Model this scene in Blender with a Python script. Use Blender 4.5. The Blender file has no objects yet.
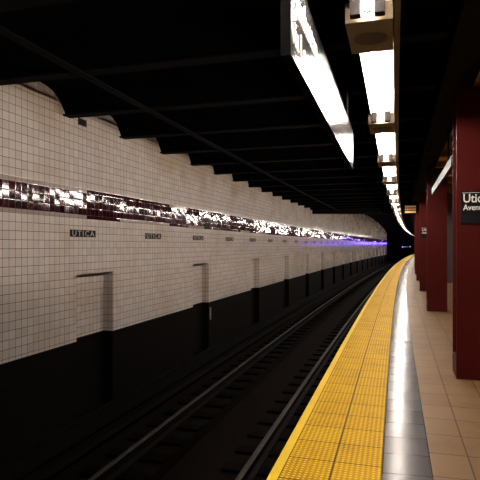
import bpy, bmesh, math, random
from mathutils import Vector
random.seed(7)
scene = bpy.context.scene
COL = scene.collection

# ---------------------------------------------------------------- camera, world, exposure
CAM_H = 1.335                      # eye above the platform floor (z = 0)
F_PX = 525.8
cam_d = bpy.data.cameras.new('camera')
cam_d.sensor_fit = 'HORIZONTAL'
cam_d.sensor_width = 36.0
cam_d.lens = 36.0 * F_PX / 480.0
cam_d.shift_y = 5.6 / 480.0
cam_d.clip_start = 0.02
cam_d.clip_end = 400
cam = bpy.data.objects.new('camera', cam_d)
COL.objects.link(cam)
cam.location = (0, 0, CAM_H)
cam.rotation_euler = (math.radians(90), 0, 0)
scene.camera = cam

world = bpy.data.worlds.new('world')
scene.world = world
world.use_nodes = True
wb = world.node_tree.nodes['Background']
wb.inputs[0].default_value = (0.55, 0.5, 0.6, 1)
wb.inputs[1].default_value = 0.0006
scene.view_settings.view_transform = 'Standard'
scene.view_settings.look = 'None'
scene.view_settings.gamma = 1.0
scene.view_settings.use_curve_mapping = False
scene.view_settings.exposure = 0.65
TUBE_POWER = 100.0
TUBE_COLOR = (1.0, 0.895, 0.80, 1)

# ---------------------------------------------------------------- the curved line of the station
TH0, K1, K2 = .28347, .00126, -1e-5
DS = .05
TAB = []
def _heading(s):
    s = min(s, 126)
    return TH0 + K1 * s + K2 * s * s / 2
def _build_tab():
    n0 = int(8 / DS)
    x = y = 0.0; back = []
    for i in range(1, n0 + 1):
        t = _heading(-(i - .5) * DS)
        x -= math.sin(t) * DS; y -= math.cos(t) * DS
        back.append((x, y))
    TAB.extend(reversed(back))
    x = y = 0.0
    TAB.append((0, 0))
    for i in range(int(170 / DS)):
        t = _heading((i + .5) * DS)
        x += math.sin(t) * DS; y += math.cos(t) * DS
        TAB.append((x, y))
_build_tab()
def P(s, lat, z=0.0):
    """s metres along the platform, lat metres to the right of the camera's line, z above the platform."""
    q = (s + 8) / DS
    i = min(max(int(q), 0), len(TAB) - 2); r = q - i
    x = TAB[i][0] * (1 - r) + TAB[i + 1][0] * r
    y = TAB[i][1] * (1 - r) + TAB[i + 1][1] * r
    t = _heading(s)
    return Vector((x + lat * math.cos(t), y - lat * math.sin(t), z))
def E(h):                          # height relative to the eye -> world z
    return h + CAM_H

# ---------------------------------------------------------------- node helpers
class NT:
    def __init__(self, name):
        self.m = bpy.data.materials.new(name); self.m.use_nodes = True
        self.t = self.m.node_tree; self.n = self.t.nodes
        self.b = self.n['Principled BSDF']
    def add(self, typ, **kw):
        nd = self.n.new(typ)
        for k, v in kw.items(): setattr(nd, k, v)
        return nd
    def put(self, sock, v):
        if hasattr(v, 'is_output'): self.t.links.new(v, sock)
        elif isinstance(v, (tuple, list)) and len(v) == 3 and sock.type == 'RGBA': sock.default_value = (*v, 1)
        else: sock.default_value = v
    def math(self, op, a, b=None, c=None):
        nd = self.add('ShaderNodeMath', operation=op)
        self.put(nd.inputs[0], a)
        if b is not None: self.put(nd.inputs[1], b)
        if c is not None: self.put(nd.inputs[2], c)
        return nd.outputs[0]
    def vmath(self, op, a, b=None, scale=None):
        nd = self.add('ShaderNodeVectorMath', operation=op)
        self.put(nd.inputs[0], a)
        if b is not None: self.put(nd.inputs[1], b)
        if scale is not None: self.put(nd.inputs['Scale'], scale)
        return nd.outputs[0]
    def mix(self, f, a, b):
        nd = self.add('ShaderNodeMix', data_type='RGBA')
        self.put(nd.inputs[0], f); self.put(nd.inputs[6], a); self.put(nd.inputs[7], b)
        return nd.outputs[2]
    def uv(self):
        o = self.add('ShaderNodeUVMap'); o.uv_map = 'UVMap'
        s = self.add('ShaderNodeSeparateXYZ'); self.t.links.new(o.outputs[0], s.inputs[0])
        return o.outputs[0], s.outputs[0], s.outputs[1]
    def comb(self, x, y, z=0.0):
        c = self.add('ShaderNodeCombineXYZ')
        self.put(c.inputs[0], x); self.put(c.inputs[1], y); self.put(c.inputs[2], z)
        return c.outputs[0]
    def noise(self, vec, scale, detail=4, rough=.55):
        nd = self.add('ShaderNodeTexNoise')
        self.put(nd.inputs['Vector'], vec); nd.inputs['Scale'].default_value = scale
        nd.inputs['Detail'].default_value = detail; nd.inputs['Roughness'].default_value = rough
        return nd.outputs[0]
    def white(self, vec):
        nd = self.add('ShaderNodeTexWhiteNoise', noise_dimensions='3D')
        self.put(nd.inputs['Vector'], vec)
        return nd.outputs['Value'], nd.outputs['Color']
    def ramp(self, v, lo, hi):
        nd = self.add('ShaderNodeMapRange', interpolation_type='SMOOTHSTEP')
        self.put(nd.inputs[0], v); nd.inputs[1].default_value = lo; nd.inputs[2].default_value = hi
        return nd.outputs[0]
    def grid(self, u, size, off=0.0):
        """cell number and distance (m) to the nearest joint."""
        q = self.math('DIVIDE', self.math('SUBTRACT', u, off), size)
        i = self.math('FLOOR', q)
        fr = self.math('SUBTRACT', q, i)
        d = self.math('MULTIPLY', self.math('MINIMUM', fr, self.math('SUBTRACT', 1.0, fr)), size)
        return i, d, fr
    def bump(self, h, strength, dist, normal=None):
        b = self.add('ShaderNodeBump'); b.inputs['Strength'].default_value = strength
        b.inputs['Distance'].default_value = dist
        self.t.links.new(h, b.inputs['Height'])
        if normal is not None: self.t.links.new(normal, b.inputs['Normal'])
        return b.outputs[0]
    def base(self, c): self.put(self.b.inputs['Base Color'], c)
    def rough(self, r): self.put(self.b.inputs['Roughness'], r)
    def spec(self, v): self.put(self.b.inputs['Specular IOR Level'], v)
    def metal(self, v): self.put(self.b.inputs['Metallic'], v)
    def normal(self, v): self.put(self.b.inputs['Normal'], v)

MATS = {}
def plain(name, color, rough=.6, metallic=0.0, spec=.5, var=.25, scale=9.0, bump=.0):
    """painted / worn surface with a little procedural unevenness"""
    if name in MATS: return MATS[name]
    t = NT(name)
    co = t.add('ShaderNodeTexCoord').outputs['Object']
    n = t.noise(co, scale)
    dark = tuple(c * (1 - var) for c in color); light = tuple(min(1, c * (1 + var)) for c in color)
    t.base(t.mix(n, dark, light)); t.metal(metallic); t.spec(spec)
    t.rough(t.math('ADD', t.math('MULTIPLY', n, .2), rough - .1))
    if bump: t.normal(t.bump(n, .4, bump))
    MATS[name] = t.m
    return t.m
def emit(name, color, strength):
    if name in MATS: return MATS[name]
    t = NT(name); t.base(color)
    t.b.inputs['Emission Color'].default_value = (*color[:3], 1)
    t.b.inputs['Emission Strength'].default_value = strength
    MATS[name] = t.m
    return t.m

# ---- glazed wall tile: white field, maroon band, black dado
TS = .108
def mat_wall():
    t = NT('glazed_wall_tile')
    uvv, u, v = t.uv()               # u along the wall, v height relative to the eye line
    B0, B1, D = .395, .827, -1.375
    inb = t.math('MULTIPLY', t.math('GREATER_THAN', v, B0), t.math('LESS_THAN', v, B1))
    off = t.math('ADD', B0, t.math('MULTIPLY', inb, TS / 2))
    iu, du, fu = t.grid(u, TS)
    iv, dv, fv = t.grid(t.math('SUBTRACT', v, off), TS)
    d = t.math('MINIMUM', du, dv)
    cell = t.comb(iu, iv, inb)
    wv, wc = t.white(cell)
    grout = t.math('LESS_THAN', d, .0028)
    big = t.noise(t.comb(u, v), .9, 5)
    fine = t.noise(t.comb(u, v), 14, 4)
    # white tiles
    w = t.mix(wv, (.63, .555, .51), (.73, .65, .60))
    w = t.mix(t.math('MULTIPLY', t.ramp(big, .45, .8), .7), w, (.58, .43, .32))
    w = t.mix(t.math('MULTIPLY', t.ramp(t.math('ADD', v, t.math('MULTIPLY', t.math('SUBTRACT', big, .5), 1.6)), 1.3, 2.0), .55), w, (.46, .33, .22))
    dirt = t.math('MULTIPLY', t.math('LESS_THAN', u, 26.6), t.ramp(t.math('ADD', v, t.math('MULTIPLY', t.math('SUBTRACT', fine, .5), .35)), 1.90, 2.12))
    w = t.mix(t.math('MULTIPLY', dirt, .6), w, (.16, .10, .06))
    w = t.mix(t.math('MULTIPLY', t.ramp(fine, .63, .75), .35), w, (.2, .13, .09))
    # maroon tiles, with patches re-laid in pale tile
    mr = t.mix(wv, (.022, .002, .004), (.05, .006, .009))
    chunk = t.comb(t.math('FLOOR', t.math('DIVIDE', u, TS * 9)), iv, 7.0)
    cv, _ = t.white(chunk)
    half = t.math('MAXIMUM', t.math('LESS_THAN', v, B0 + TS / 2), t.math('GREATER_THAN', v, B1 - TS / 2))
    pale = t.math('LESS_THAN', cv, t.math('ADD', .02, t.math('MULTIPLY', half, .26)))
    mr = t.mix(t.math('MULTIPLY', pale, .8), mr, (.45, .38, .33))
    c = t.mix(inb, w, mr)
    c = t.mix(grout, c, t.mix(inb, (.038, .024, .017), (.02, .012, .01)))
    dado = t.math('LESS_THAN', v, D)
    blk = t.mix(fine, (.0034, .0025, .0023), (.0062, .0046, .004))
    c = t.mix(dado, c, blk)
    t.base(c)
    ro = t.math('ADD', t.math('MULTIPLY', inb, -.03), .10)
    ro = t.math('MAXIMUM', ro, t.math('MULTIPLY', grout, .8))
    ro = t.math('MAXIMUM', ro, t.math('MULTIPLY', dado, .85))
    t.rough(ro)
    t.spec(t.math('SUBTRACT', .5, t.math('MULTIPLY', dado, .46)))
    # every tile is set at a slightly different tilt
    g = t.add('ShaderNodeNewGeometry').outputs['Normal']
    r = t.vmath('SUBTRACT', wc, (.5, .5, .5))
    amp = t.vmath('MULTIPLY', r, (.06, .06, .024))
    _, pc = t.white(t.comb(t.math('FLOOR', t.math('DIVIDE', u, TS * 7)), t.math('FLOOR', t.math('DIVIDE', iv, 2.0)), 5.0))
    amp = t.vmath('ADD', amp, t.vmath('MULTIPLY', t.vmath('SUBTRACT', pc, (.5, .5, .5)), t.comb(.04, .04, t.math('MINIMUM', .15, t.math('ADD', .012, t.math('MULTIPLY', inb, t.math('MULTIPLY', u, .0035)))))))
    amp = t.vmath('SCALE', amp, scale=t.math('SUBTRACT', 1.0, dado))
    nrm = t.vmath('NORMALIZE', t.vmath('ADD', g, amp))
    hgt = t.math('ADD', t.ramp(d, 0.0, .010), t.math('MULTIPLY', t.noise(t.comb(u, v), 16, 2), .6))
    t.normal(t.bump(hgt, .2, .0012, nrm))
    return t.m

def mat_tactile():
    t = NT('yellow_tactile_paving')
    uvv, u, v = t.uv()
    iu, du, fu = t.grid(u, .31, .17)
    iv, dv, fv = t.grid(v, .285, -.64)
    d = t.math('MINIMUM', du, dv)
    # truncated domes
    _, _, pu = t.grid(u, .031, .17)
    _, _, pv = t.grid(v, .03167, -.64)
    a = t.math('MULTIPLY', t.math('SUBTRACT', pu, .5), .031)
    b = t.math('MULTIPLY', t.math('SUBTRACT', pv, .5), .03167)
    rr = t.math('SQRT', t.math('ADD', t.math('MULTIPLY', a, a), t.math('MULTIPLY', b, b)))
    dome = t.math('SUBTRACT', 1.0, t.ramp(rr, .006, .0125))
    wv, _ = t.white(t.comb(iu, iv, 1.0))
    n = t.noise(uvv, 3.0, 6, .65)
    n2 = t.noise(uvv, 30, 4)
    c = t.mix(wv, (.80, .43, .004), (.93, .54, .008))
    c = t.mix(t.math('MULTIPLY', t.ramp(n, .46, .70), .7), c, (.42, .19, .02))
    c = t.mix(t.math('MULTIPLY', t.ramp(n2, .58, .75), .45), c, (.22, .12, .03))
    c = t.mix(t.math('MULTIPLY', dome, .75), t.mix(.55, c, (.24, .11, .004)), (1.0, .66, .03))
    c = t.mix(t.math('MULTIPLY', t.math('SUBTRACT', 1.0, t.ramp(d, .003, .009)), .9), c, (.04, .018, .004))
    t.base(c); t.rough(.6); t.spec(.10)
    t.normal(t.bump(t.math('MULTIPLY', dome, 1.0), .9, .005))
    return t.m

def mat_paver(name, c0, c1, su, sv, ou, ov, rough, joint, stain=(.05, .04, .035), tilt=.004, spec=.5, jw=.0035):
    t = NT(name)
    uvv, u, v = t.uv()
    iu, du, fu = t.grid(u, su, ou)
    iv, dv, fv = t.grid(v, sv, ov)
    d = t.math('MINIMUM', du, dv)
    wv, wc = t.white(t.comb(iu, iv, 3.0))
    n = t.noise(uvv, 2.2, 6, .6); n2 = t.noise(uvv, 45, 3)
    c = t.mix(t.math('ADD', t.math('MULTIPLY', wv, .6), t.math('MULTIPLY', n2, .4)), c0, c1)
    c = t.mix(t.math('MULTIPLY', t.ramp(n, .5, .78), .5), c, stain)
    c = t.mix(t.math('LESS_THAN', d, jw), c, joint)
    t.base(c); t.spec(spec)
    t.rough(t.math('ADD', rough - .06, t.math('MULTIPLY', n, .14)))
    g = t.add('ShaderNodeNewGeometry').outputs['Normal']
    r = t.vmath('SCALE', t.vmath('SUBTRACT', wc, (.5, .5, .5)), scale=tilt)
    t.normal(t.bump(t.math('ADD', t.ramp(d, 0, .006), t.math('MULTIPLY', n2, .3)), .3, .001, t.vmath('NORMALIZE', t.vmath('ADD', g, r))))
    return t.m

M_WALL = mat_wall()
M_TACT = mat_tactile()
M_GREY = mat_paver('polished_grey_stone', (.062, .059, .062), (.095, .09, .094), .31, .285, .12, -.07, .16, (.015, .013, .012), tilt=.010, spec=.035)
M_TAN = mat_paver('tan_quarry_tile', (.132, .076, .034), (.178, .103, .047), .36, .28, .0, .165, .46, (.03, .015, .01), (.085, .045, .024), spec=.10, jw=.0045)
M_EDGE = plain('yellow_edge_paint', (.84, .56, .006), .55, var=.12, scale=6)
M_CONC = plain('sooty_concrete', (.006, .005, .0045), .9, spec=.05, scale=4)
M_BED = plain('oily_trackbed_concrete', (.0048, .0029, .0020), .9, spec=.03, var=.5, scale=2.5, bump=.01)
M_TIE = plain('creosoted_timber', (.0016, .0012, .001), .85, spec=.02, var=.4)
M_RAIL = plain('worn_rail_steel', (.036, .029, .026), .6, metallic=.5, var=.2)
M_RUST = plain('rusty_rail_side', (.006, .0042, .0035), .8, spec=.04, var=.3)
M_BOARD = plain('grimy_cover_board', (.004, .0034, .0034), .8, spec=.03)
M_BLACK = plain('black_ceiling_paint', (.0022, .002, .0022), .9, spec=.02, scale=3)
M_STEEL = plain('black_painted_steel', (.0036, .0033, .0038), .8, spec=.04, scale=3)
M_OCHRE = plain('ochre_ceiling_paint', (.52, .31, .13), .8, scale=2)
M_RED = plain('dark_red_gloss_paint', (.056, .0052, .0042), .45, var=.12, scale=3, spec=.08)
M_ENAMEL = plain('white_enamel', (.80, .77, .72), .35, var=.04)
M_BOX = plain('dusty_grey_cover', (.15, .105, .065), .6, var=.1)
M_OVAL = plain('dark_grille', (.075, .05, .03), .7, var=.2, scale=40)
M_RACE = plain('brown_raceway', (.08, .048, .025), .6)
M_SOCK = plain('brown_lampholder', (.004, .003, .003), .7, spec=.1)
M_SIGN = plain('black_sign_face', (.012, .012, .013), .22, var=.1, spec=.6)
M_PLATE = plain('matt_black_plate', (.006, .006, .007), .5, var=.1, spec=.1)
M_SIGNSIDE = plain('grey_sign_edge', (.004, .004, .004), .8, spec=.02)
M_WHITE = plain('white_lettering', (.82, .80, .75), .5, var=.03)
M_CREAM = plain('cream_mosaic', (.36, .32, .24), .5, var=.15, scale=60)
M_MOSAIC = plain('black_mosaic', (.004, .004, .004), .5, spec=.1, var=.2, scale=60)
M_ALU = plain("dull_grey_sign_metal", (.02, .02, .021), .5, spec=.1, var=.08)
M_PANEL = plain('grey_steel_panel', (.07, .066, .064), .5, var=.15)
M_VENT = plain('rusty_vent', (.035, .022, .018), .8)
M_BLUE = emit('blue_lamp_glow', (.16, .08, 1.0), 200.0)
M_LAMP = emit('white_signal_glow', (.75, .8, 1.0), .6)
M_LAMPB = emit('violet_signal_glow', (.25, .18, 1.0), 1.2)
M_LED = emit('amber_display_glow', (1.0, .50, .22), .14)
M_TUBE = emit('fluorescent_tube_glow', TUBE_COLOR, TUBE_POWER)

# ---------------------------------------------------------------- mesh helpers
def obj(name, me, mat, parent=None, loc=None, rotz=0.0):
    o = bpy.data.objects.new(name, me)
    if mat is not None and not me.materials: me.materials.append(mat)
    COL.objects.link(o)
    if parent is not None: o.parent = parent
    if loc is not None: o.location = loc
    o.rotation_euler = (0, 0, rotz)
    return o
def bm_mesh(bm, name):
    bmesh.ops.recalc_face_normals(bm, faces=bm.faces)
    me = bpy.data.meshes.new(name); bm.to_mesh(me); bm.free()
    return me
def add_box(bm, x0, x1, y0, y1, z0, z1, bevel=0.0):
    r = bmesh.ops.create_cube(bm, size=1.0)
    for v in r['verts']:
        v.co = Vector(((x0 + x1) / 2 + v.co.x * (x1 - x0), (y0 + y1) / 2 + v.co.y * (y1 - y0), (z0 + z1) / 2 + v.co.z * (z1 - z0)))
    if bevel:
        es = list({e for v in r['verts'] for e in v.link_edges})
        bmesh.ops.bevel(bm, geom=es, offset=bevel, segments=2, affect='EDGES', profile=.5)
def box_me(name, *a, bevel=0.0):
    bm = bmesh.new(); add_box(bm, *a, bevel=bevel); return bm_mesh(bm, name)
def add_cyl(bm, p0, p1, r, seg=12):
    p0, p1 = Vector(p0), Vector(p1); d = p1 - p0
    res = bmesh.ops.create_cone(bm, cap_ends=True, segments=seg, radius1=r, radius2=r, depth=d.length)
    q = Vector((0, 0, 1)).rotation_difference(d.normalized())
    for v in res['verts']: v.co = q @ v.co + (p0 + p1) / 2
def smooth(me):
    for p in me.polygons: p.use_smooth = True
    return me
def sweep(name, prof, s0, s1, ds, uvmode='floor', closed=True):
    """extrude a (lat, z) outline along the station's curve as one mesh"""
    n = max(1, int(round((s1 - s0) / ds))); m = len(prof)
    vs, fs, uvs = [], [], []
    for i in range(n + 1):
        s = s0 + (s1 - s0) * i / n
        for lat, z in prof: vs.append(P(s, lat, z))
    def uvp(s, k):
        lat, z = prof[k % m]
        return (s, lat) if uvmode == 'floor' else (s, z - CAM_H)
    for i in range(n):
        a = s0 + (s1 - s0) * i / n; b = s0 + (s1 - s0) * (i + 1) / n
        for k in range(m if closed else m - 1):
            k2 = (k + 1) % m
            fs.append((i * m + k, (i + 1) * m + k, (i + 1) * m + k2, i * m + k2))
            uvs += [uvp(a, k), uvp(b, k), uvp(b, k2), uvp(a, k2)]
    if closed:
        fs.append(tuple(range(m))); uvs += [uvp(s0, k) for k in range(m)]
        fs.append(tuple(n * m + k for k in reversed(range(m)))); uvs += [uvp(s1, k) for k in reversed(range(m))]
    me = bpy.data.meshes.new(name); me.from_pydata([tuple(v) for v in vs], [], fs)
    ul = me.uv_layers.new(name='UVMap')
    for i, q in enumerate(uvs): ul.data[i].uv = q
    me.update()
    bm = bmesh.new(); bm.from_mesh(me); bmesh.ops.recalc_face_normals(bm, faces=bm.faces); bm.to_mesh(me); bm.free()
    return me
def rect(l0, l1, z0, z1): return [(l0, z0), (l1, z0), (l1, z1), (l0, z1)]
def struct(name, me, mat):
    o = obj(name, me, mat); o['kind'] = 'structure'; return o
def tag(o, label, cat, group=None):
    o['label'] = label; o['category'] = cat
    if group: o['group'] = group
    return o
def thing(name, label, cat, s, lat, z, group=None, turn=0.0):
    """an Empty whose x points across the platform to the right and y along it, away from the camera"""
    o = bpy.data.objects.new(name, None); COL.objects.link(o); o.empty_display_size = .1
    o.location = P(s, lat, z); o.rotation_euler = (0, 0, -_heading(s) + turn)
    return tag(o, label, cat, group)
def copy_thing(root, s, lat, z, label=None, group=None):
    r = root.copy(); COL.objects.link(r)
    r.location = P(s, lat, z); r.rotation_euler = (0, 0, -_heading(s))
    if label: r['label'] = label
    if group: r['group'] = group
    elif 'group' in r: del r['group']
    for ch in list(root.children):
        c = ch.copy(); COL.objects.link(c); c.parent = r
        for g in list(ch.children):
            d = g.copy(); COL.objects.link(d); d.parent = c
    return r
def text_me(body, size, depth=.002, spacing=1.0, bold=0.0):
    """flat lettering as a mesh, lying in the local XZ plane and facing -Y, lower left at the origin"""
    cu = bpy.data.curves.new('lettering', 'FONT'); cu.body = body; cu.size = size
    cu.extrude = depth; cu.space_character = spacing; cu.resolution_u = 3; cu.offset = bold
    to = bpy.data.objects.new('lettering_source', cu); COL.objects.link(to)
    bpy.context.view_layer.update()
    dg = bpy.context.evaluated_depsgraph_get()
    me = bpy.data.meshes.new_from_object(to.evaluated_get(dg))
    bpy.data.objects.remove(to, do_unlink=True); bpy.data.curves.remove(cu)
    for v in me.vertices: v.co = Vector((v.co.x, -v.co.z, v.co.y))
    me.materials.clear()
    return me
def width_of(me): return max(v.co.x for v in me.vertices)

W = -4.384                         # face of the tiled wall
EDGE = -.70                        # platform edge
BEAM0, BAY = 6.30, 1.5233
N0, NP = 7.50, 4.57                # far edge of the first refuge niche, and their spacing

# ---------------------------------------------------------------- structure
struct('floor', sweep('floor', rect(.215, 5.2, -.20, 0), -4, 140, 1.0), M_TAN)
struct('trim_1', sweep('trim_1', [(-.07, -.20), (.215, -.20), (.215, 0), (-.07, -.008)], -4, 140, .5), M_GREY)
struct('trim_2', sweep('trim_2', rect(-.64, -.07, -.20, .004), -4, 140, .5), M_TACT)
struct('trim_3', sweep('trim_3', rect(EDGE, -.64, -.09, 0), -4, 140, .5), M_EDGE)
struct('wall_platform', sweep('wall_platform', [(-.60, -1.8), (5.2, -1.8), (5.2, -.20), (-.64, -.20), (-.64, -.30), (-.60, -.34)], -4, 140, 1.0), M_CONC)
BEDZ = E(-2.668)
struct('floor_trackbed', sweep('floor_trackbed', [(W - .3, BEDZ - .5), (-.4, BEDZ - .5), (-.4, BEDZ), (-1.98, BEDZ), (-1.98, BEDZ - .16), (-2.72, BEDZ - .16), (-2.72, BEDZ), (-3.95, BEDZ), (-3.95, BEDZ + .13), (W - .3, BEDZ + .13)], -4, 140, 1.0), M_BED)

def wall_mesh():
    s0, s1, dep = -4.0, 84.0, .17
    cuts = {s0, s1}
    s = s0
    while s < s1: cuts.add(round(s, 3)); s += .5
    niches = []
    k = -2
    while N0 + NP * k < s1 - 1:
        b = N0 + NP * k + {0: .04, 1: -.10}.get(k, 0.0); a = b - 1.0; niches.append((a, b)); cuts |= {a, b}; k += 1
    cuts = sorted(c for c in cuts if c <= s1)
    top_z, low_z = E(3.4), E(-2.7)
    nt = E(-.415)
    def inn(a, b):
        m = (a + b) / 2
        return any(x < m < y for x, y in niches)
    vs, fs, uvs = [], [], []
    def quad(pts):
        i = len(vs)
        for s_, l_, z_, du in pts:
            vs.append(tuple(P(s_, l_, z_))); uvs.append((s_ + du, z_ - CAM_H))
        fs.append((i, i + 1, i + 2, i + 3))
    for a, b in zip(cuts[:-1], cuts[1:]):
        if b - a < 1e-4: continue
        if inn(a, b):
            quad([(a, W - dep, low_z, 0), (b, W - dep, low_z, 0), (b, W - dep, nt, 0), (a, W - dep, nt, 0)])
            quad([(a, W, nt, 0), (b, W, nt, 0), (b, W, top_z, 0), (a, W, top_z, 0)])
            quad([(a, W - dep, nt, 0), (b, W - dep, nt, 0), (b, W, nt, 0), (a, W, nt, 0)])
        else:
            quad([(a, W, low_z, 0), (b, W, low_z, 0), (b, W, top_z, 0), (a, W, top_z, 0)])
        quad([(b, W - .5, low_z, 0), (a, W - .5, low_z, 0), (a, W - .5, top_z, 0), (b, W - .5, top_z, 0)])
        quad([(a, W - .5, top_z, 0), (b, W - .5, top_z, 0), (b, W, top_z, 0), (a, W, top_z, 0)])
    for a, b in niches:
        quad([(b, W - dep, low_z, -dep), (b, W, low_z, 0), (b, W, nt, 0), (b, W - dep, nt, -dep)])
        quad([(a, W, low_z, 0), (a, W - dep, low_z, dep), (a, W - dep, nt, dep), (a, W, nt, 0)])
    for e in (s0, s1):
        quad([(e, W - .5, low_z, -.5), (e, W, low_z, 0), (e, W, top_z, 0), (e, W - .5, top_z, -.5)])
    me = bpy.data.meshes.new('wall_left'); me.from_pydata(vs, [], fs)
    ul = me.uv_layers.new(name='UVMap')
    for l in me.loops: ul.data[l.index].uv = uvs[l.vertex_index]
    bm = bmesh.new(); bm.from_mesh(me)
    bmesh.ops.remove_doubles(bm, verts=bm.verts, dist=.0005)
    bmesh.ops.recalc_face_normals(bm, faces=bm.faces); bm.to_mesh(me); bm.free()
    return me
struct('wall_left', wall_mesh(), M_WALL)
struct('wall_tunnel', sweep('wall_tunnel', rect(W - .5, W - .02, E(-2.7), E(3.4)), 84, 160, 1.0), M_BLACK)

# low jack-arched ceiling over the near track
def arch_ceiling():
    vs, fs = [], []
    k0, k1 = -7, 14
    pts = []
    for k in range(k0, k1):
        for j in range(10):
            t = j / 10
            q = 1 - abs(2 * t - 1) ** 4
            pts.append((BEAM0 + BAY * (k + t), E(1.80 + .31 * q)))
    pts = [p for p in pts if p[0] < 28.2]
    for s, z in pts:
        for l, zz in ((W - .45, z), (.43, z), (.43, E(2.3)), (W - .45, E(2.3))): vs.append(tuple(P(s, l, zz)))
    n = len(pts)
    for i in range(n - 1):
        for k in range(4):
            fs.append((4 * i + k, 4 * i + 4 + k, 4 * i + 4 + (k + 1) % 4, 4 * i + (k + 1) % 4))
    fs.append((0, 1, 2, 3)); m = 4 * (n - 1); fs.append((m + 3, m + 2, m + 1, m))
    me = bpy.data.meshes.new('ceiling'); me.from_pydata(vs, [], fs)
    bm = bmesh.new(); bm.from_mesh(me); bmesh.ops.recalc_face_normals(bm, faces=bm.faces); bm.to_mesh(me); bm.free()
    return me
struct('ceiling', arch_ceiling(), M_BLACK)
def tall_ceiling():
    prof = [(28.2, 3.3), (50, 3.25), (58, 3.2), (64, 3.12), (70, 2.95), (76, 2.6), (80, 2.35), (84, 2.0), (92, 1.7), (120, 1.6), (160, 1.6)]
    vs, fs = [], []
    pts = []
    for (a, za), (b, zb) in zip(prof[:-1], prof[1:]):
        n = max(1, int((b - a) / 1.5))
        for j in range(n): pts.append((a + (b - a) * j / n, za + (zb - za) * j / n))
    pts.append(prof[-1])
    for s, z in pts:
        for l, zz in ((W - .45, z), (.43, z), (.43, z + .3), (W - .45, z + .3)): vs.append(tuple(P(s, l, E(zz))))
    n = len(pts)
    for i in range(n - 1):
        for k in range(4): fs.append((4 * i + k, 4 * i + 4 + k, 4 * i + 4 + (k + 1) % 4, 4 * i + (k + 1) % 4))
    fs.append((0, 1, 2, 3)); m = 4 * (n - 1); fs.append((m + 3, m + 2, m + 1, m))
    me = bpy.data.meshes.new('ceiling_tunnel'); me.from_pydata(vs, [], fs)
    bm = bmesh.new(); bm.from_mesh(me); bmesh.ops.recalc_face_normals(bm, faces=bm.faces); bm.to_mesh(me); bm.free()
    return me
struct('ceiling_tunnel', tall_ceiling(), M_BLACK)
struct('ceiling_platform', sweep('ceiling_platform', rect(.76, 5.6, E(1.95), E(2.25)), -4, 140, 1.0), M_OCHRE)

# deep cross girder where the roof steps up
pa = P(26.6, W - .2); yb = pa.y
o = obj('cross_girder', box_me('cross_girder', pa.x, P(28.1, .38).x, yb, yb + .35, E(1.63), E(3.5)), M_STEEL)
tag(o, 'deep black cross girder over the track where the roof steps up', 'girder')
tag(obj('longitudinal_girder', sweep('longitudinal_girder', [(.44, E(1.577)), (.735, E(1.577)), (.735, E(1.61)), (.61, E(1.61)), (.61, E(3.4)), (.57, E(3.4)), (.57, E(1.61)), (.44, E(1.61))], -4, 140, 1.0), M_STEEL),
    'long black steel girder running over the red columns', 'girder')
tag(obj('track_stringer', sweep('track_stringer', rect(-3.16, -3.06, E(1.768), E(1.784)), -4, 27, 1.0), M_STEEL),
    'long flat dark steel strap running under the roof beams above the far rail', 'beam')

def beam_me(name, s, l0, l1, z0, z1, hw):
    """I-section beam laid across, modelled about its own end"""
    L = l1 - l0; bm = bmesh.new()
    add_box(bm, 0, L, -hw, hw, 0, .022)
    add_box(bm, 0, L, -.015, .015, .022, z1 - z0 - .022)
    add_box(bm, 0, L, -hw, hw, z1 - z0 - .022, z1 - z0)
    return bm_mesh(bm, name)
bme = beam_me('roof_beam', 0, W + .005, .43, E(1.795), E(1.93), .085); bme.materials.append(M_STEEL)
for k in range(-5, 14):
    s = BEAM0 + BAY * k
    if s > 26.3: break
    o = obj('roof_beam', bme, None, None, P(s, W + .005, E(1.785)), -_heading(s))
    tag(o, 'black steel roof beam crossing above the track, one of an even row', 'beam', 'black roof beams above the track')
cme = beam_me('ceiling_rib', 0, .66, 5.2, E(1.80), E(1.95), .085); cme.materials.append(M_OCHRE)
for k in range(-3, 20):
    s = BEAM0 + BAY * k + .6
    o = obj('ceiling_rib', cme, None, None, P(s, .78, E(1.80)), -_heading(s))
    tag(o, 'ochre painted beam crossing the platform ceiling behind the red columns', 'beam', 'ochre beams over the platform')

# stair enclosure further down the platform
struct('wall_right', sweep('wall_right', rect(1.35, 4.0, 0, E(1.95)), 20.3, 32, 1.0), M_PANEL)

# ---------------------------------------------------------------- track
def rail_prof(c, top):
    b = top - .15
    return [(c - .07, b), (c + .07, b), (c + .07, b + .012), (c + .012, b + .03), (c + .012, top - .04), (c + .033, top - .032), (c + .033, top - .004), (c + .028, top),
            (c - .028, top), (c - .033, top - .004), (c - .033, top - .032), (c - .012, top - .04), (c - .012, b + .03), (c - .07, b + .012)]
def rail(c, label):
    me = sweep('running_rail', rail_prof(c, E(-2.483)), -4, 140, 1.0)
    me.materials.append(M_RUST); me.materials.append(M_RAIL)
    for p in me.polygons:
        if p.normal.z > .7 and p.center.z > E(-2.52): p.material_index = 1
    o = bpy.data.objects.new('running_rail', me); COL.objects.link(o)
    return tag(o, label, 'rail')
rail(-3.10, 'steel running rail on the wall side of the track, worn bright on top')
rail(-1.60, 'steel running rail on the platform side of the track, half hidden by the yellow edge')
o = thing('third_rail', 'dark third rail under a cover board beside the tiled wall', 'rail', 0, 0, 0)
o.location = (0, 0, 0); o.rotation_euler = (0, 0, 0)
obj('contact_rail', sweep('contact_rail', rail_prof(-3.72, E(-2.40)), -4, 100, 1.0), M_RUST, o)
obj('cover_board', sweep('cover_board', [(-3.90, E(-2.34)), (-3.62, E(-2.34)), (-3.62, E(-2.30)), (-3.90, E(-2.30))], -4, 100, 1.0), M_BOARD, o)
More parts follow.
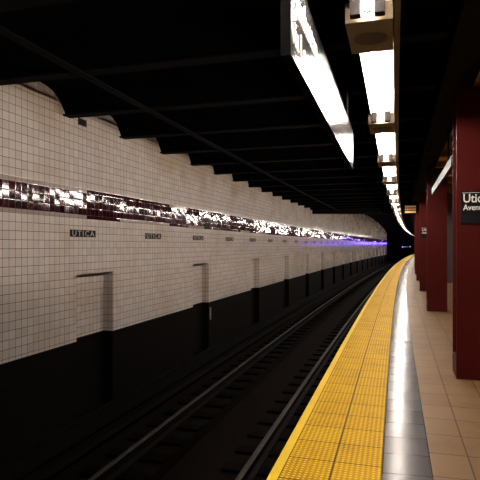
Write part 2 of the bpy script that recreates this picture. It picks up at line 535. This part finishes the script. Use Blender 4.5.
obj('back_board', sweep('back_board', [(-3.94, E(-2.41)), (-3.905, E(-2.41)), (-3.905, E(-2.30)), (-3.94, E(-2.30))], -4, 100, 1.0), M_BOARD, o)
tie = box_me('railroad_tie', -.40, .40, -.11, .11, 0, .035, bevel=.006); tie.materials.append(M_TIE)
s = 2.0
while s < 58:
    for lat, side in ((-3.12, 'wall'), (-1.58, 'platform')):
        o = obj('railroad_tie', tie, None, None, P(s, lat, BEDZ), -_heading(s) + random.uniform(-.01, .01))
        tag(o, 'short dark timber tie under the %s-side running rail' % side, 'railroad tie', 'short ties under the %s-side rail' % side)
    s += .57
# drain pipe at the foot of the wall
tag(obj('wall_cable', sweep('wall_cable', [(W + .08 + .035 * math.cos(a), E(-2.48) + .035 * math.sin(a)) for a in [i * math.pi / 4 for i in range(8)]], -4, 84, 1.0), M_BOARD),
    'black cable running low along the foot of the black painted wall', 'cable')

# ---------------------------------------------------------------- columns
def column_me():
    hw = .19; D = .38
    fl = bmesh.new(); add_box(fl, -hw, hw, 0, .022, .20, E(1.575), bevel=.003)
    f1 = bm_mesh(fl, 'flange')
    fl = bmesh.new(); add_box(fl, -hw, hw, D - .022, D, .20, E(1.575), bevel=.003)
    f2 = bm_mesh(fl, 'flange')
    w = box_me('web', -.012, .012, .022, D - .022, .20, E(1.575))
    bs = bmesh.new(); add_box(bs, -hw - .001, hw + .001, -.001, D + .001, 0, .205, bevel=.004)
    b = bm_mesh(bs, 'base')
    for m in (f1, f2, w, b): m.materials.append(M_RED)
    return f1, f2, w, b
CM = column_me()
def column(s, label, group=None):
    t = thing('steel_column', label, 'column', s, .588 + .19, 0, group)
    for nm, m in zip(('flange', 'flange', 'web', 'base'), CM): obj(nm, m, None, t)
    return t
cols = [5.66, 11.35, 16.3, 21.1, 25.7, 30.3, 34.9, 39.5, 44.1, 48.7, 53.3, 57.9, 62.5, 67.1, 71.7]
clab = ['big dark red steel column nearest the camera, cut by the right edge of the photo',
        'dark red steel column second from the camera, standing alone beyond the nearest one',
        'dark red steel column third from the camera, with a small black sign on its face',
        'narrow visible strip of the fourth dark red column from the camera']
for i, s in enumerate(cols):
    if i < 4: column(s, clab[i])
    else: column(s, 'distant dark red column hidden in the far end of the column row', 'far columns in the row')

def column_sign(s, label):
    t = thing('column_sign', label, 'sign', s - .012, .592, E(.217))
    x0 = .035; wd = .335
    obj('panel', box_me('panel', x0, x0 + wd, -.002, .010, 0, .325, bevel=.002), M_PLATE, t)
    a = text_me('Utica', .122, bold=.0014); b = text_me('Avenue', .080, bold=.001)
    for v in list(a.vertices) + list(b.vertices): v.co.x *= .86
    oa = obj('lettering', a, M_WHITE, t, (x0 + .018, -.003, .212)); ob = obj('lettering', b, M_WHITE, t, (x0 + .022, -.003, .135))
    obj('top_stripe', box_me('top_stripe', x0 + .012, x0 + wd - .012, -.0035, -.002, .306, .309), M_WHITE, t)
    return t
column_sign(cols[0], 'black Utica Avenue sign with white letters on the nearest red column')
column_sign(cols[2], 'tiny black sign with pale letters on the third red column')

# ---------------------------------------------------------------- light fixtures
LZ, LLAT = 1.265, -.138
def fixture_parts():
    parts = []
    bm = bmesh.new()                                    # pan with turned-down lips
    add_box(bm, -.092, .128, .50, 2.60, .103, .115)
    add_box(bm, -.097, -.090, .50, 2.60, .085, .115)
    add_box(bm, .126, .132, .50, 2.60, .085, .115)
    parts.append(('reflector', bm_mesh(bm, 'reflector'), M_ENAMEL, []))
    bm = bmesh.new(); add_box(bm, -.132, .132, 0, .498, .0, .118, bevel=.004)
    cover = bm_mesh(bm, 'end_box')
    bm = bmesh.new(); bmesh.ops.create_cone(bm, cap_ends=True, segments=32, radius1=.1, radius2=.1, depth=.005)
    for v in bm.verts: v.co = Vector((v.co.x * 1.0 + .0, v.co.y * 1.0 + .25, v.co.z - .0024))
    parts.append(('end_box', cover, M_ENAMEL if False else M_BOX, [('oval_cover', bm_mesh(bm, 'oval_cover'), M_OVAL)]))
    bm = bmesh.new(); add_cyl(bm, (0, .545, .050), (0, 2.585, .050), .0185, 12)
    parts.append(('tube', smooth(bm_mesh(bm, 'tube')), M_TUBE, []))
    for x in (-.066, .066):
        for y0 in (2.50,):
            parts.append(('bracket', box_me('bracket', x - .028, x + .028, y0, y0 + .06, .004, .103, bevel=.003), M_SOCK, []))
    for y0, y1 in ((.505, .543), (2.535, 2.560)):
        bm = bmesh.new(); add_box(bm, -.014, .014, y0, y1, .06, .103, bevel=.002); add_cyl(bm, (0, y0, .05), (0, y1, .05), .024, 12)
        parts.append(('lampholder', bm_mesh(bm, 'lampholder'), M_SOCK, []))
    return parts
FP = fixture_parts()
def make_fixture(s, lat, label, group=None):
    t = thing('fluorescent_fixture', label, 'light fixture', s, lat, E(LZ), group)
    for nm, me, mt, subs in FP:
        p = obj(nm, me, mt, t)
        for sn, sm, smt in subs: obj(sn, sm, smt, p)
    return t
FS, FPER = 3.05, 2.6
flab = {-1: 'fluorescent fixture straight overhead, only its bright tube end at the top edge',
        0: 'large nearest fluorescent fixture with the oval plate, glowing at the top of the photo',
        1: 'second glowing fluorescent fixture in the row, just beyond the oval plate one',
        2: 'third glowing fluorescent fixture in the overhead row',
        3: 'fourth glowing fluorescent fixture in the overhead row',
        4: 'fifth glowing fluorescent fixture in the overhead row',
        5: 'sixth glowing fluorescent fixture in the overhead row',
        6: 'seventh glowing fluorescent fixture, small, where the row starts to bend'}
fx0 = None
for k in range(-2, 30):
    s = FS + FPER * k
    lab = flab.get(k); grp = None
    if lab is None:
        lab = 'small distant fluorescent fixture in the far bending end of the row'; grp = 'far fluorescent fixtures'
        if k < 0: lab = 'fluorescent fixture behind the camera continuing the overhead row'; grp = 'fixtures behind the camera'
    if fx0 is None: fx0 = make_fixture(s, LLAT, lab, grp)
    else: copy_thing(fx0, s, LLAT, E(LZ), lab, grp)
tag(obj('lighting_raceway', sweep('lighting_raceway', rect(.000, .034, E(LZ + .03), E(LZ + .12)), -3, 120, .8), M_RACE),
    'long brown raceway running along the right side of the fluorescent row', 'conduit')
# hanger rods carrying the row
hr = bmesh.new(); add_cyl(hr, (0, 0, 0), (0, 0, .40), .008, 8); hr = bm_mesh(hr, 'hanger_rod'); hr.materials.append(M_STEEL)
for k in range(-1, 9):
    o = obj('hanger_rod', hr, None, None, P(FS + FPER * k + .25, LLAT, E(LZ + .118)))
    tag(o, 'thin black rod hanging a fluorescent fixture from the ceiling', 'rod', 'rods above the fluorescent row')

# ---------------------------------------------------------------- big hanging sign
t = thing('hanging_sign', 'long black hanging direction sign with white Manhattan lettering and bright glare', 'sign', 2.14, -.41, E(.79))
SL = 3.40; SH = .385
pn = obj('panel', box_me('panel', -.036, 0, 0, SL, 0, SH, bevel=.002), M_SIGN, t)
fr = bmesh.new()
add_box(fr, -.040, .003, -.006, SL + .006, -.006, .0)
add_box(fr, -.040, .003, -.006, SL + .006, SH, SH + .007)
add_box(fr, -.040, .0025, -.007, -.001, -.006, SH + .007)
add_box(fr, -.040, .0025, SL + .001, SL + .007, -.006, SH + .007)
obj('frame', bm_mesh(fr, 'frame'), M_SIGNSIDE, t)
def side_text(body, size, y, z, par):
    me = text_me(body, size, bold=.0015)
    for v in me.vertices: v.co = Vector((-v.co.y, v.co.x, v.co.z))
    bm = bmesh.new(); bm.from_mesh(me); bmesh.ops.recalc_face_normals(bm, faces=bm.faces); bm.to_mesh(me); bm.free()
    return obj('lettering', me, M_WHITE, par, (.0015, y, z))
side_text('Manhattan', .175, .03, .225, t)
side_text('via Local', .150, .03, .070, t)
for y in (.5, 2.9):
    bm = bmesh.new(); add_cyl(bm, (-.018, y, SH + .005), (-.018, y, E(1.79) - E(.79)), .009, 8)
    obj('hanger', bm_mesh(bm, 'hanger'), M_STEEL, t)

# sign under the girder between the first two columns
t = thing('girder_sign', 'slim silver-grey hanging sign under the girder between the first two red columns', 'sign', 7.0, .68, E(.99))
obj('panel', box_me('panel', -.02, .02, 0, 3.9, .0, .13, bevel=.004), M_ALU, t)
for y in (.6, 3.4):
    obj('hanger', box_me('hanger', -.01, .01, y, y + .03, .13, .586), M_STEEL, t)

# little amber display hanging beside the columns
t = thing('train_indicator', 'small hanging display with three rows of amber light left of the columns', 'display', 19.6, .36, E(1.13))
obj('housing', box_me('housing', -.21, .21, 0, .12, 0, .32, bevel=.01), M_STEEL, t)
for i in range(3):
    bm = bmesh.new()
    for j in range(6): add_box(bm, -.185 + j * .062, -.130 + j * .062, -.006, .0, .03 + i * .095, .095 + i * .095)
    obj('light_row', bm_mesh(bm, 'light_row'), M_LED, t)
for x in (-.15, .15):
    obj('hanger', box_me('hanger', x - .012, x + .012, .05, .07, .32, .445), M_STEEL, t)

# ---------------------------------------------------------------- things on the tiled wall
def nameplate(s, label, group=None, first=[None]):
    if first[0] is None:
        t = thing('mosaic_nameplate', label, 'sign', s, W + .004, E(.125), group)
        wd = TS * 6
        obj('plate', box_me('plate', .0, .006, 0, wd, 0, TS * .95), M_MOSAIC, t)
        bm = bmesh.new()
        me = text_me('UTICA', .108, spacing=1.3, bold=.0008)
        ww = width_of(me)
        for v in me.vertices: v.co = Vector((-v.co.y, v.co.x * (wd - .08) / ww, v.co.z * 1.05))
        bm.from_mesh(me); bmesh.ops.recalc_face_normals(bm, faces=bm.faces); bm.to_mesh(me); bm.free()
        obj('lettering', me, M_CREAM, t, (.0065, .04, .014))
        first[0] = t
        return t
    return copy_thing(first[0], s, W + .004, E(.125), label, group)
nl = ['black UTICA nameplate with cream letters, largest and leftmost on the tiled wall',
      'second UTICA nameplate from the left on the tiled wall',
      'third UTICA nameplate from the left on the tiled wall',
      'fourth UTICA nameplate from the left on the tiled wall',
      'fifth UTICA nameplate from the left on the tiled wall']
for k in range(20):
    s = 6.38 + NP / 2 * k
    if k < 5: nameplate(s, nl[k])
    else: nameplate(s, 'tiny distant UTICA nameplate on the tiled wall', 'far nameplates on the wall')
t = thing('wall_vent', 'small dark rusty vent high on the tiled wall under the roof beam', 'vent', 6.58, W, E(1.745))
bm = bmesh.new(); add_box(bm, .0, .012, 0, .20, 0, .10); obj('frame', bm_mesh(bm, 'frame'), M_VENT, t)
bm = bmesh.new()
for j in range(4): add_box(bm, .012, .018, .02 + j * .045, .045 + j * .045, .012, .088)
obj('louvre', bm_mesh(bm, 'louvre'), M_MOSAIC, t)
# pale pipe stub beside the second niche
bm = bmesh.new(); add_cyl(bm, (0, 0, 0), (0, 0, .30), .022, 10)
tag(obj('pipe_stub', bm_mesh(bm, 'pipe_stub'), M_CREAM, None, P(12.0, W + .03, E(-1.80))), 'short pale pipe on the black dado beside the second niche', 'pipe')

# ---------------------------------------------------------------- lamps far off
streak_post = box_me('post', -.08, .08, -.05, .05, 0, E(.34), bevel=.01)
bm = bmesh.new(); add_cyl(bm, (0, 0, E(.34)), (0, 0, E(.48)), .06, 12); streak_lamp = smooth(bm_mesh(bm, 'lamp'))
for s in (90, 101, 112, 124):  # unseen blue lamps added so the far wall tiles reflect a blue streak
    t = thing('streak_lamp_post', 'unseen post with a blue lamp, added for the blue streak on the far wall', 'emergency phone', s, .42, 0, 'added unseen posts with blue lamps')
    obj('post', streak_post, M_PANEL, t); obj('lamp', streak_lamp, M_BLUE, t)
labs = ['violet-blue signal lamp, leftmost of the tiny lamps deep in the tunnel', 'faint white lamp second from the left deep in the tunnel',
        'faint white lamp third from the left deep in the tunnel', 'white lamp, rightmost of the tiny lamps deep in the tunnel']
for i, (s, m, r) in enumerate(((119.5, M_LAMPB, .17), (127.5, M_LAMP, .09), (136, M_LAMP, .07), (150, M_LAMP, .14))):
    t = thing('signal_lamp', labs[i], 'lamp', s, W + .2, E(-.3))
    obj('lamp_housing', box_me('lamp_housing', -.10, .06, 0, .25, -.3, .3, bevel=.01), M_STEEL, t)
    bm = bmesh.new(); add_cyl(bm, (0, -.03, 0), (0, .0, 0), r, 12)
    obj('lens', bm_mesh(bm, 'lens'), m, t)
